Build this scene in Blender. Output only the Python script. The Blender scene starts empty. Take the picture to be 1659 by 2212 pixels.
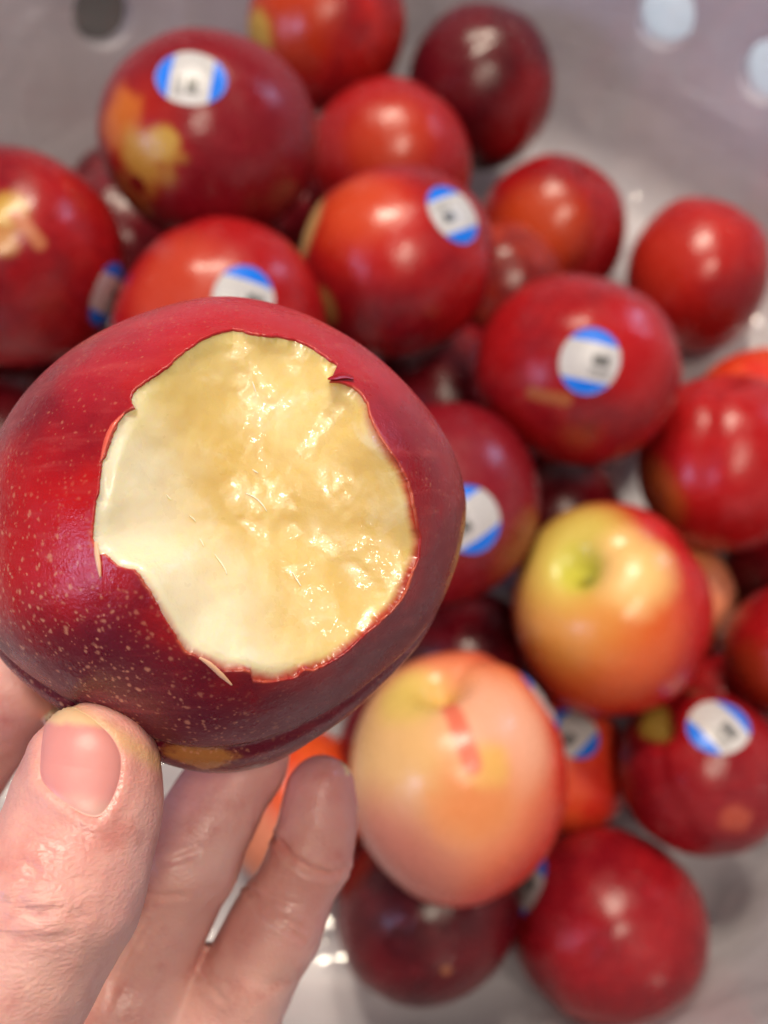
import bpy, math, random
import numpy as np
from mathutils import Matrix, Vector

# ------------------------------------------------------------------ camera, light, exposure
SC = bpy.context.scene
F = 2161.0                      # focal length in units of a 1659 x 2212 frame
PITCH = math.radians(67.0)
CAM = np.array([0.0, 0.0, 0.45])
RIGHT = np.array([1.0, 0, 0])
UP = np.array([0, math.sin(PITCH), math.cos(PITCH)])
BACK = np.array([0, -math.cos(PITCH), math.sin(PITCH)])
ROT = np.stack([RIGHT, UP, BACK], axis=1)          # camera axes -> world
M3 = Matrix([[float(v) for v in row] for row in ROT])

cd = bpy.data.cameras.new('camera')
cam = bpy.data.objects.new('camera', cd)
SC.collection.objects.link(cam)
cam.matrix_world = Matrix.Translation(CAM.tolist()) @ M3.to_4x4()
cd.sensor_fit = 'HORIZONTAL'
cd.sensor_width = 36.0
cd.lens = F / 1659.0 * 36.0
cd.clip_start = 0.01
cd.clip_end = 30
cd.dof.use_dof = True
cd.dof.focus_distance = 0.131
cd.dof.aperture_fstop = 18.5
SC.camera = cam

world = bpy.data.worlds.new('World')
SC.world = world
world.use_nodes = True
bg = world.node_tree.nodes['Background']
bg.inputs[0].default_value = (0.49, 0.46, 0.50, 1)
bg.inputs[1].default_value = 0.28

def lamp(name, pos, target, power, size, color, shape='DISK'):
    l = bpy.data.lights.new(name, 'AREA')
    l.energy = power; l.shape = shape; l.size = size; l.color = color
    o = bpy.data.objects.new(name, l)
    SC.collection.objects.link(o)
    o.location = pos
    o.rotation_euler = (Vector(target) - Vector(pos)).to_track_quat('-Z', 'Y').to_euler()
    return o
WARM = (1.0, 0.87, 0.69)
COOL = (0.52, 0.58, 1.0)
TG = (0.0, 0.17, 0.12)
lamp('ceiling_lamp', (-0.24, 0.86, 1.66), TG, 15, 0.19, WARM)
lamp('ceiling_lamp', (0.12, 0.92, 1.66), TG, 15, 0.19, WARM)
lamp('ceiling_lamp', (0.12, -0.36, 1.60), TG, 6.0, 0.16, WARM)
lamp('ceiling_lamp', (0.34, -0.12, 1.62), TG, 5.5, 0.15, WARM)
lamp('window_light', (-1.05, -0.40, 0.85), (0, 0.15, 0.2), 5.0, 0.34, COOL)
lamp('window_light', (1.25, 1.05, 0.75), (0.30, 0.45, 0.05), 4.2, 0.40, (0.42, 0.62, 1.0))

vs = SC.view_settings
vs.view_transform = 'Standard'
vs.look = 'None'
vs.exposure = -0.20
vs.gamma = 1.0
vs.use_curve_mapping = False
SC.cycles.use_denoising = True
SC.cycles.max_bounces = 5
SC.cycles.diffuse_bounces = 3
SC.cycles.glossy_bounces = 2
SC.cycles.transmission_bounces = 3
SC.cycles.transparent_max_bounces = 8
SC.cycles.use_adaptive_sampling = True
SC.cycles.adaptive_threshold = 0.03
SC.cycles.caustics_reflective = False
SC.cycles.caustics_refractive = False
SC.cycles.sample_clamp_indirect = 4.0

# ------------------------------------------------------------------ helpers
def px(u, v, z):
    """point in camera axes (metres) on the ray of a frame position at depth z"""
    return np.array([(u - 829.5) / F * z, (1106.0 - v) / F * z, -z])
def to_world(p):
    return np.asarray(p) @ ROT.T + CAM
def unit(v):
    v = np.asarray(v, float)
    return v / np.maximum(np.linalg.norm(v, axis=-1, keepdims=True), 1e-12)
def sstep(a, b, x):
    t = np.clip((x - a) / (b - a), 0, 1)
    return t * t * (3 - 2 * t)
def vnoise(p, scale, seed=0):
    """smooth value noise in -1..1, vectorised"""
    q = np.asarray(p, float) * scale + seed * 17.31
    i = np.floor(q).astype(np.int64); fr = q - i
    fr = fr * fr * fr * (fr * (fr * 6 - 15) + 10)
    def h(x, y, z):
        n = (x * 374761393 + y * 668265263 + z * 2147483647 + seed * 1274126177) & 0xffffffff
        n = ((n ^ (n >> 13)) * 1274126177) & 0xffffffff
        n = ((n ^ (n >> 16)) * 2246822519) & 0xffffffff
        return ((n ^ (n >> 15)) & 0xffff) / 32767.5 - 1
    x, y, z = i[..., 0], i[..., 1], i[..., 2]
    fx, fy, fz = fr[..., 0], fr[..., 1], fr[..., 2]
    def L(a, b, t): return a + (b - a) * t
    return L(L(L(h(x, y, z), h(x+1, y, z), fx), L(h(x, y+1, z), h(x+1, y+1, z), fx), fy),
             L(L(h(x, y, z+1), h(x+1, y, z+1), fx), L(h(x, y+1, z+1), h(x+1, y+1, z+1), fx), fy), fz)
def fbm(p, scale, seed=0, octs=3):
    s = 0; a = 1; t = 0
    for k in range(octs):
        s = s + a * vnoise(p, scale * 2 ** k, seed + k); t += a; a *= .5
    return s / t

def mesh_obj(name, verts, faces, mat, parent=None, smooth=True, uv=None, col=None):
    me = bpy.data.meshes.new(name)
    verts = np.asarray(verts, np.float64)
    me.from_pydata(verts.tolist(), [], faces if isinstance(faces, list) else faces.tolist())
    if smooth:
        me.polygons.foreach_set('use_smooth', [True] * len(me.polygons))
    if uv is not None:
        lay = me.uv_layers.new(name='UVMap')
        li = np.empty(len(me.loops), np.int32); me.loops.foreach_get('vertex_index', li)
        lay.data.foreach_set('uv', np.asarray(uv, np.float32)[li].ravel())
    if col is not None:
        for nm, vals in col.items():
            at = me.attributes.new(nm, 'FLOAT', 'POINT')
            at.data.foreach_set('value', np.asarray(vals, np.float32))
    me.materials.append(mat)
    me.update()
    o = bpy.data.objects.new(name, me)
    SC.collection.objects.link(o)
    if parent is not None:
        o.parent = parent
    return o
def grid_faces(nr, nc, wrap=True):
    r = np.arange(nr - 1)[:, None]; c = np.arange(nc if wrap else nc - 1)[None]
    a = r * nc + c; b = r * nc + (c + 1) % nc
    return np.stack([a, b, b + nc, a + nc], -1).reshape(-1, 4)
def tag(o, label, cat, group=None):
    o['label'] = label; o['category'] = cat
    if group: o['group'] = group

class NT:
    def __init__(s, name):
        s.m = bpy.data.materials.new(name); s.m.use_nodes = True
        s.t = s.m.node_tree; s.b = s.t.nodes['Principled BSDF']; s.out = s.t.nodes['Material Output']
    def n(s, typ, **kw):
        nd = s.t.nodes.new(typ)
        for k, v in kw.items(): setattr(nd, k, v)
        return nd
    def l(s, a, b): s.t.links.new(a, b)
    def put(s, sock, v):
        if hasattr(v, 'is_linked') or hasattr(v, 'links'): s.l(v, sock)
        else: sock.default_value = v
    def math(s, op, a, b=None, clamp=False):
        nd = s.n('ShaderNodeMath', operation=op, use_clamp=clamp)
        s.put(nd.inputs[0], a)
        if b is not None: s.put(nd.inputs[1], b)
        return nd.outputs[0]
    def mix(s, fac, a, b, mode='MIX'):
        nd = s.n('ShaderNodeMix', data_type='RGBA', blend_type=mode)
        s.put(nd.inputs[0], fac)
        s.put(nd.inputs[6], a if not isinstance(a, tuple) else (*a[:3], 1))
        s.put(nd.inputs[7], b if not isinstance(b, tuple) else (*b[:3], 1))
        return nd.outputs[2]
    def ss(s, x, a, b, lo=0.0, hi=1.0):
        nd = s.n('ShaderNodeMapRange', interpolation_type='SMOOTHSTEP')
        s.put(nd.inputs[0], x)
        nd.inputs[1].default_value = a; nd.inputs[2].default_value = b
        nd.inputs[3].default_value = lo; nd.inputs[4].default_value = hi
        return nd.outputs[0]
    def noise(s, vec, scale, detail=3, rough=.55, dist=0):
        nd = s.n('ShaderNodeTexNoise')
        s.l(vec, nd.inputs['Vector']); nd.inputs['Scale'].default_value = scale
        nd.inputs['Detail'].default_value = detail; nd.inputs['Roughness'].default_value = rough
        nd.inputs['Distortion'].default_value = dist
        return nd.outputs['Fac']
    def voro(s, vec, scale, out='Distance', feature='F1'):
        nd = s.n('ShaderNodeTexVoronoi', feature=feature)
        s.l(vec, nd.inputs['Vector']); nd.inputs['Scale'].default_value = scale
        return nd.outputs[out]
    def coords(s, scale=1.0, off=(0, 0, 0), sv=None):
        tc = s.n('ShaderNodeTexCoord'); mp = s.n('ShaderNodeMapping')
        s.l(tc.outputs['Object'], mp.inputs['Vector'])
        mp.inputs['Scale'].default_value = sv if sv else (scale,) * 3
        mp.inputs['Location'].default_value = off
        return mp.outputs[0]
    def dot(s, vec, d):
        nd = s.n('ShaderNodeVectorMath', operation='DOT_PRODUCT')
        s.l(vec, nd.inputs[0]); nd.inputs[1].default_value = tuple(float(x) for x in d)
        return nd.outputs['Value']
    def bump(s, h, strength, dist, prev=None):
        nd = s.n('ShaderNodeBump')
        nd.inputs['Strength'].default_value = strength; nd.inputs['Distance'].default_value = dist
        s.l(h, nd.inputs['Height'])
        if prev is not None: s.l(prev, nd.inputs['Normal'])
        return nd.outputs[0]

def srgb(r, g, b):
    f = lambda c: ((c / 255 + .055) / 1.055) ** 2.4 if c > 10 else c / 255 / 12.92
    return (f(r), f(g), f(b))

# ------------------------------------------------------------------ materials
def plastic_mat():
    t = NT('basket_plastic')
    v = t.coords()
    n = t.noise(v, 9, 4)
    t.put(t.b.inputs['Base Color'], t.mix(n, (0.83, 0.79, 0.85), (0.89, 0.85, 0.90)))
    t.b.inputs['Roughness'].default_value = .38
    t.b.inputs['Subsurface Weight'].default_value = .0
    tr = t.n('ShaderNodeBsdfTranslucent'); tr.inputs[0].default_value = (.66, .64, .78, 1)
    mx = t.n('ShaderNodeMixShader'); mx.inputs[0].default_value = .24
    t.l(t.b.outputs[0], mx.inputs[1]); t.l(tr.outputs[0], mx.inputs[2]); t.l(mx.outputs[0], t.out.inputs[0])
    b = t.bump(t.noise(v, 60, 4), .25, .002)
    t.l(b, t.b.inputs['Normal'])
    return t.m
def film_mat():
    t = NT('clear_film')
    v = t.coords()
    t.b.inputs['Base Color'].default_value = (.85, .85, .88, 1)
    t.b.inputs['Roughness'].default_value = .16
    t.b.inputs['IOR'].default_value = 1.5
    b = t.bump(t.noise(v, 26, 2, .5, .3), .30, .004)
    t.l(b, t.b.inputs['Normal'])
    gl = t.n('ShaderNodeBsdfGlossy'); gl.inputs['Roughness'].default_value = .09
    t.l(b, gl.inputs['Normal'])
    tp = t.n('ShaderNodeBsdfTransparent'); tp.inputs[0].default_value = (.96, .96, .97, 1)
    lw = t.n('ShaderNodeFresnel'); lw.inputs['IOR'].default_value = 1.45; t.l(b, lw.inputs['Normal'])
    m1 = t.n('ShaderNodeMixShader'); t.l(t.math('MINIMUM', t.math('MULTIPLY', lw.outputs[0], 2.6), .28), m1.inputs[0])
    t.l(tp.outputs[0], m1.inputs[1]); t.l(gl.outputs[0], m1.inputs[2])
    df = t.n('ShaderNodeBsdfDiffuse'); df.inputs[0].default_value = (.90, .88, .92, 1); t.l(b, df.inputs['Normal'])
    m2 = t.n('ShaderNodeMixShader')
    t.put(m2.inputs[0], t.ss(t.noise(v, 16, 4), .35, .8, .07, .26))
    t.l(m1.outputs[0], m2.inputs[1]); t.l(df.outputs[0], m2.inputs[2]); t.l(m2.outputs[0], t.out.inputs[0])
    return t.m
def table_mat():
    t = NT('table_top'); v = t.coords()
    t.put(t.b.inputs['Base Color'], t.mix(t.noise(v, 14, 5), (.018, .015, .014), (.032, .027, .025)))  # near-black tone puts the dark behind the left hole into the colour
    t.b.inputs['Roughness'].default_value = .45
    t.l(t.bump(t.noise(v, 300, 3), .15, .001), t.b.inputs['Normal'])
    return t.m

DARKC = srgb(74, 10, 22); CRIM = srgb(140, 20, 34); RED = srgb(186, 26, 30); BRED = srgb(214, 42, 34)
ORG = srgb(226, 92, 40); AMB = srgb(214, 130, 40); YEL = srgb(222, 178, 80); CREAM = srgb(228, 190, 128)
PINK = srgb(226, 140, 110); LIME = srgb(200, 200, 78)

def fruit_mat(name, r, dark, red, layers=(), seed=0, rough=.27, freck=.25, mottle=1.0, tone=1.0):
    """layers: (dir, threshold, softness, noise amount, noise scale, colour)"""
    t = NT(name)
    rnd = random.Random(seed)
    off = (rnd.uniform(-50, 50), rnd.uniform(-50, 50), rnd.uniform(-50, 50))
    p = t.coords(1.0 / r)
    pn = t.n('ShaderNodeVectorMath', operation='ADD'); t.l(p, pn.inputs[0]); pn.inputs[1].default_value = off
    q = pn.outputs[0]
    un = t.n('ShaderNodeVectorMath', operation='NORMALIZE'); t.l(p, un.inputs[0]); cache = {}
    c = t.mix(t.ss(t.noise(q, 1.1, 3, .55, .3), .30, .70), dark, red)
    # fine vertical streaking of the blush
    st = t.coords(1.0 / r, off, (1.0 / r * 7, 1.0 / r * 7, 1.0 / r * 1.6))
    c = t.mix(t.ss(t.noise(st, 1.6, 4), .45, .75, 0, .35 * mottle), c, tuple(min(1, x * 1.5 + .01) for x in red))
    for k, (d, th, soft, amp, sc, colr) in enumerate(layers):
        if sc not in cache: cache[sc] = t.noise(q, sc, 4, .6, .4)
        nn = t.math('MULTIPLY', t.math('SUBTRACT', cache[sc], .5), amp * 2)
        x = t.math('ADD', t.dot(un.outputs[0], unit(d)), nn)
        c = t.mix(t.ss(x, th - soft, th + soft), c, colr)
    if freck:
        f = t.voro(q, 17, 'Distance')
        m = t.math('MULTIPLY', t.ss(f, .10, .20, 1, 0), t.ss(t.noise(q, 2.2, 2), .45, .7))
        c = t.mix(t.math('MULTIPLY', m, freck), c, srgb(224, 150, 100))
    c = t.mix(1.0, c, (tone, tone * .97, tone * .97), 'MULTIPLY')
    t.put(t.b.inputs['Base Color'], c)
    t.put(t.b.inputs['Roughness'], t.ss(t.noise(q, 5, 4), .3, .7, rough - .05, rough + .10))
    t.l(t.bump(t.noise(q, 9, 2), .14, .002), t.b.inputs['Normal'])
    return t.m

def sticker_mat():
    t = NT('fruit_sticker')
    uvn = t.n('ShaderNodeUVMap'); sp = t.n('ShaderNodeSeparateXYZ'); t.l(uvn.outputs[0], sp.inputs[0])
    a, b = sp.outputs[0], sp.outputs[1]
    white = srgb(204, 202, 204)
    # thin parallel bars across the white band
    wv = t.math('FRACT', t.math('MULTIPLY', a, 8.5))
    bars = t.math('MULTIPLY', t.math('GREATER_THAN', wv, .62), t.math('GREATER_THAN', b, .08))
    c = t.mix(t.math('MULTIPLY', bars, .38), white, srgb(96, 96, 98))
    def box(x0, x1, y0, y1):
        m = t.math('MULTIPLY', t.math('GREATER_THAN', a, x0), t.math('LESS_THAN', a, x1))
        n = t.math('MULTIPLY', t.math('GREATER_THAN', b, y0), t.math('LESS_THAN', b, y1))
        return t.math('MULTIPLY', m, n)
    c = t.mix(t.math('MULTIPLY', box(-.40, -.16, -.72, -.02), .5), c, srgb(86, 88, 88))
    c = t.mix(t.math('MULTIPLY', box(-.06, .20, -.62, -.06), .9), c, srgb(50, 52, 52))
    c = t.mix(t.math('MULTIPLY', box(.24, .34, -.7, .0), .35), c, srgb(96, 96, 98))
    bl = t.math('GREATER_THAN', t.math('ABSOLUTE', a), .56)
    c = t.mix(bl, c, srgb(0, 116, 236))
    t.put(t.b.inputs['Base Color'], c)
    t.b.inputs['Roughness'].default_value = .34
    return t.m

# ------------------------------------------------------------------ table, basket and liner
BC = np.array([0.0, 0.2])
def wall_r(h): return .235 + .35 * h
def build_table():
    # a slab with rounded corners under the basket
    n = 64; r = []
    for k in range(n):
        a = 2 * math.pi * k / n
        e = (abs(math.cos(a)) ** 6 + abs(math.sin(a)) ** 6) ** (-1 / 6)
        r.append((.78 * e * math.cos(a), .2 + .62 * e * math.sin(a)))
    rings = []
    for (s, z) in ((.997, -.014), (1, -.017), (1, -.040), (.997, -.043)):
        rings += [(x * s, .2 + (y - .2) * s, z) for x, y in r]
    f = grid_faces(4, n).tolist()
    f = [fc[::-1] for fc in f]
    f += [list(range(n)), list(range(4 * n - 1, 3 * n - 1, -1))]
    o = mesh_obj('table', rings, f, table_mat(), smooth=False)
    o['kind'] = 'structure'
build_table()

def build_basket():
    mat = plastic_mat()
    V = []; Fc = []
    TH = .009; NH = 28; SEG = 8                  # 28 holes round the wall
    A0 = math.radians(45.0 - 360 / NH / 2)
    def pt(a, h, off):
        r = wall_r(h) + off
        return (BC[0] + r * math.cos(a), BC[1] + r * math.sin(a), h)
    h0, h1 = .045, .125; hr = .0145
    def ring_idx(lst):
        s = len(V); V.extend(lst); return list(range(s, s + len(lst)))
    cell = 2 * math.pi / NH
    # hole rows
    for (lo, hi, shift) in ((h0, h1, 0), (.127, .200, .5)):
        hm = (lo + hi) / 2
        for k in range(NH):
            ac = A0 + cell * (k + .5 + shift); rm = wall_r(hm)
            sq = []; ci = []
            deg = math.degrees(ac) % 360
            solid = shift > 0 or 64 < deg < 116 or 128 < deg < 160 or 235 < deg < 352 or k % 5 == 3
            hr = .0145
            if solid: hr = 0.0
            N = 32
            for j in range(N):
                th = 2 * math.pi * j / N + math.pi / 4
                c, s = math.cos(th), math.sin(th)
                m = max(abs(c), abs(s))
                sq.append((ac + c / m * cell / 2, hm + s / m * (hi - lo) / 2))
                ci.append((ac + c * hr / rm, hm + s * hr))
            if solid:
                # plain wall panel
                for off, rev in ((0, 1), (TH, -1)):
                    g = []
                    for hh_ in (lo, hi):
                        for q_ in range(9): g.append(pt(ac - cell / 2 + cell * q_ / 8, hh_, off))
                    ix = ring_idx(g)
                    for q_ in range(8): Fc.append([ix[q_], ix[q_ + 1], ix[9 + q_ + 1], ix[9 + q_]][::rev])
                continue
            sets = {}
            for nm, off in (('i', 0), ('o', TH)):
                sets['s' + nm] = ring_idx([pt(a, h, off) for a, h in sq])
                mid = [(a * .12 + b * .88, h * .12 + g * .88) for (a, h), (b, g) in zip(sq, ci)]
                sets['m' + nm] = ring_idx([pt(a, h, off) for a, h in mid])
                sets['c' + nm] = ring_idx([pt(a, h, off + (.0007 if nm == 'i' else -.0007)) for a, h in ci])
            for j in range(N):
                q = (j + 1) % N
                Fc.append([sets['si'][j], sets['mi'][j], sets['mi'][q], sets['si'][q]])
                Fc.append([sets['mi'][j], sets['ci'][j], sets['ci'][q], sets['mi'][q]])
                Fc.append([sets['so'][q], sets['mo'][q], sets['mo'][j], sets['so'][j]])
                Fc.append([sets['mo'][q], sets['co'][q], sets['co'][j], sets['mo'][j]])
                Fc.append([sets['ci'][j], sets['co'][j], sets['co'][q], sets['ci'][q]])
    # solid parts of revolution: floor + fillet below, bands and rolled rim above
    NA = NH * SEG
    def lathe(prof):
        s = len(V)
        for (r, h) in prof:
            for k in range(NA):
                a = A0 + 2 * math.pi * k / NA
                V.append((BC[0] + r * math.cos(a), BC[1] + r * math.sin(a), h))
        for fc in grid_faces(len(prof), NA).tolist(): Fc.append([i + s for i in fc])
    fl = [(.001, .0), (.12, .0), (.19, .0)]
    for k in range(9):
        t = k / 8 * (math.pi / 2 - .33)
        fl.append((.208 + .035 * math.sin(t), .035 * (1 - math.cos(t))))
    fl.append((wall_r(.045), .045))
    lathe(fl)
    lathe([(r + TH * .8, h - TH) for r, h in fl[:-1]] + [(wall_r(.045) + TH, .045)])
    lathe([(wall_r(.125), .125), (wall_r(.127), .127)])
    rim = [(wall_r(.200), .200)]
    for k in range(13):
        t = math.pi - k / 12 * math.pi * 1.3
        rim.append((wall_r(.205) + .011 + .011 * math.cos(t), .207 + .008 * math.sin(t)))
    lathe(rim)
    # foot ring that carries the basket on the table
    lathe([(.178, -.0025), (.178, -.0135), (.184, -.0135), (.184, -.0025)])
    o = mesh_obj('basket', V, Fc, mat, smooth=True)
    md = o.modifiers.new('edges', 'EDGE_SPLIT'); md.split_angle = math.radians(40)
    tag(o, 'round white perforated plastic basket that holds the nectarines', 'basket')
build_basket()
def build_sheet():  # added sheet that makes the upper right holes look brightly lit
    nx, ny = 34, 40
    V = []
    for z in (0, 1):
        for i in range(ny):
            for j in range(nx):
                x = .10 + .60 * j / (nx - 1); y = .36 + .42 * i / (ny - 1)
                p = np.array([[x, y, 0.0]])
                w_ = float(.0012 * (1 + vnoise(p, 14, 6)[0]))
                V.append((x + (y - .5) * .15, y, -.0139 + w_ + (.0003 if z == 0 else 0)))
    f = grid_faces(ny, nx, False); f2 = f[:, ::-1] + nx * ny
    t = NT('backdrop'); t.put(t.b.inputs['Base Color'], t.mix(t.noise(t.coords(), 30, 3), (.52, .66, .84), (.58, .71, .87))); t.b.inputs['Roughness'].default_value = .7  # blue tint puts the cool light into the sheet's colour
    o = mesh_obj('added_backdrop', V, np.concatenate([f, f2]), t.m)
    tag(o, 'added pale blue-white paper sheet glimpsed through the holes at upper right', 'backdrop')
build_sheet()

def build_liner():
    NA, NR = 420, 190
    s = np.linspace(0, 1, NR)
    L = .40
    arc = s * L                                    # arc length from the centre
    flat = .205
    r = np.where(arc < flat, arc, 0); h = np.zeros(NR)
    for i, a in enumerate(arc):
        if a >= flat:
            b = a - flat; fl = .045
            if b < fl:
                t = b / fl * 1.235; R_ = fl / 1.235
                r[i] = flat + R_ * math.sin(t); h[i] = R_ * (1 - math.cos(t))
            else:
                t = 1.235; R_ = fl / 1.235
                r[i] = flat + R_ * math.sin(t) + (b - fl) * math.cos(t); h[i] = R_ * (1 - math.cos(t)) + (b - fl) * math.sin(t)
    h = h + .0035; r = np.maximum(r - .0022, .0005)
    a = np.linspace(0, 2 * np.pi, NA, endpoint=False)
    P = np.zeros((NR, NA, 3))
    P[..., 0] = BC[0] + r[:, None] * np.cos(a); P[..., 1] = BC[1] + r[:, None] * np.sin(a); P[..., 2] = h[:, None]
    nx = np.gradient(h) ; nr = np.gradient(r); ln = np.hypot(nx, nr)
    N = np.zeros_like(P)
    N[..., 0] = (-nx / ln)[:, None] * np.cos(a); N[..., 1] = (-nx / ln)[:, None] * np.sin(a); N[..., 2] = (nr / ln)[:, None]
    # crumples: ridged folds at several sizes, only inwards
    f1 = 1 - np.abs(vnoise(P, 24, 3)) ; f2 = 1 - np.abs(vnoise(P + .02 * fbm(P, 30, 9)[..., None], 55, 5))
    f3 = 1 - np.abs(vnoise(P, 120, 8))
    amp = (.95 - .35 * sstep(.19, .25, r))[:, None]
    d = amp * (.0034 * f1 ** 3 + .0014 * f2 ** 3) + .0008
    # long pulled folds running up the wall
    ang = np.broadcast_to(a, d.shape)
    up = sstep(.19, .25, r)[:, None]
    for k, (ac, w, hgt) in enumerate([(1.95, .030, .007), (.62, .05, .005), (.95, .04, .004), (2.45, .05, .006), (.2, .05, .005), (-.95, .04, .006), (-.80, .03, .004)]):
        dd = np.angle(np.exp(1j * (ang - ac - .05 * np.sin(h * 30)[:, None])))
        d = d + up * hgt * np.exp(-(dd / w) ** 2)
    P = P + N * d[..., None]
    o = mesh_obj('plastic_liner', P.reshape(-1, 3), grid_faces(NR, NA)[:, ::-1], film_mat())
    tag(o, 'crumpled clear plastic bag lining the inside of the basket', 'plastic bag')
build_liner()

# ------------------------------------------------------------------ nectarines of the pile
def frame_to(d, hint=(0.31, 0.17, 0.93)):
    z = unit(np.array(d, float)); x = np.cross(np.array(hint), z)
    if np.linalg.norm(x) < 1e-3: x = np.cross((1, 0, 0), z)
    x = unit(x); y = np.cross(z, x)
    return np.stack([x, y, z], axis=1)            # local -> camera axes

def aim(c, r, u, v):
    """outward direction (camera axes) of the fruit surface met by a frame ray"""
    C = (np.array(c) - CAM) @ ROT; d = unit(px(u, v, 1.0)); b = C @ d
    q = r * r - (C @ C - b * b)
    p = d * (b - math.sqrt(max(q, 0))) - C
    return unit(p)
class Fruit:
    def __init__(s, r, stem, seed, squash=(1, 1, 1), seam=None, cav=1.0):
        rnd = random.Random(seed)
        s.r = r; s.seed = seed; s.M = frame_to(stem)
        a = rnd.uniform(0, 6.28)
        if seam is not None:
            q = seam @ s.M; a = math.atan2(q[1], q[0])
        s.deep = 1.0 if seam is None else 1.15
        c, q = math.cos(a), math.sin(a)
        s.M = s.M @ np.array([[c, -q, 0], [q, c, 0], [0, 0, 1.0]])
        s.sq = np.array(squash, float); s.cav = cav
        s.lob = rnd.choice((-1, 1)) * rnd.uniform(.02, .05); s.tilt = rnd.uniform(0, 6.28)
    def surf(s, dirs):
        """surface point for unit directions in camera axes"""
        d = unit(dirs); l = d @ s.M
        phi = np.arccos(np.clip(l[..., 2], -1, 1)); th = np.arctan2(l[..., 1], l[..., 0])
        R = 1.0 + .0 * phi
        R = R - .20 * s.cav * np.exp(-(phi / .20) ** 2) - .035 * np.exp(-(phi / .45) ** 2) + .022 * np.exp(-((phi - .62) / .30) ** 2)
        R = R + .028 * np.exp(-((np.pi - phi) / .22) ** 2) - .02 * np.exp(-((np.pi - phi) / .6) ** 2)
        env = np.sin(phi) ** .7 * (.45 + .55 * np.exp(-(phi / 1.2) ** 2))
        R = R - .045 * s.deep * env * np.exp(-(th / .16) ** 2) + .010 * env * (np.exp(-((th - .42) / .3) ** 2) + np.exp(-((th + .42) / .3) ** 2))
        R = R + s.lob * np.sin(phi) ** 2 * np.cos(2 * th + s.seed) + .026 * vnoise(d, 1.4, s.seed) + .02 * np.sin(phi) ** 2 * np.cos(th - s.tilt) * np.cos(phi)
        return d * R[..., None] * s.r * s.sq
    def mesh(s):
        nph, nth = 60, 72
        ph = np.concatenate([[.004], np.linspace(.05, 1.0, 22), np.linspace(1.06, np.pi - .01, nph - 23)])
        th = np.linspace(-np.pi, np.pi, nth, endpoint=False)
        # denser meridians near the suture
        th = th + -.28 * np.sin(th) * .9
        l = np.zeros((nph, nth, 3))
        l[..., 0] = np.sin(ph)[:, None] * np.cos(th); l[..., 1] = np.sin(ph)[:, None] * np.sin(th); l[..., 2] = np.cos(ph)[:, None]
        return s.surf((l @ s.M.T).reshape(-1, 3)), grid_faces(nph, nth)[:, ::-1]

STICK = sticker_mat()
def add_sticker(parent, fr, n, udir, half=(.0121, .0106)):
    """n: outward direction (camera axes) at the sticker centre, udir: direction of the blue ends"""
    n = unit(np.array(n, float)); u = np.array([udir[0], udir[1], 0.0]); u = unit(u - n * (u @ n)); v = np.cross(n, u)
    nr, na = 14, 56
    P = []; UV = []
    for top in (1, 0):
        for i in range(nr):
            q = i / (nr - 1)
            for k in range(na):
                t = 2 * math.pi * k / na
                a, b = q * math.cos(t), q * math.sin(t)
                d = n * fr.r + u * a * half[0] + v * b * half[1]
                p = fr.surf(d[None])[0]
                lift = .00035 if top else .00008
                P.append(p + unit(p) * lift); UV.append((a, b))
    f1 = grid_faces(nr, na); f2 = grid_faces(nr, na)[:, ::-1] + nr * na
    e = np.array([[(nr - 1) * na + k, (nr - 1) * na + (k + 1) % na, 2 * nr * na - na + (k + 1) % na, 2 * nr * na - na + k] for k in range(na)])
    e = e[:, ::-1]
    return mesh_obj('sticker', P, np.concatenate([f1, f2, e]), STICK, parent, uv=UV)

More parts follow.
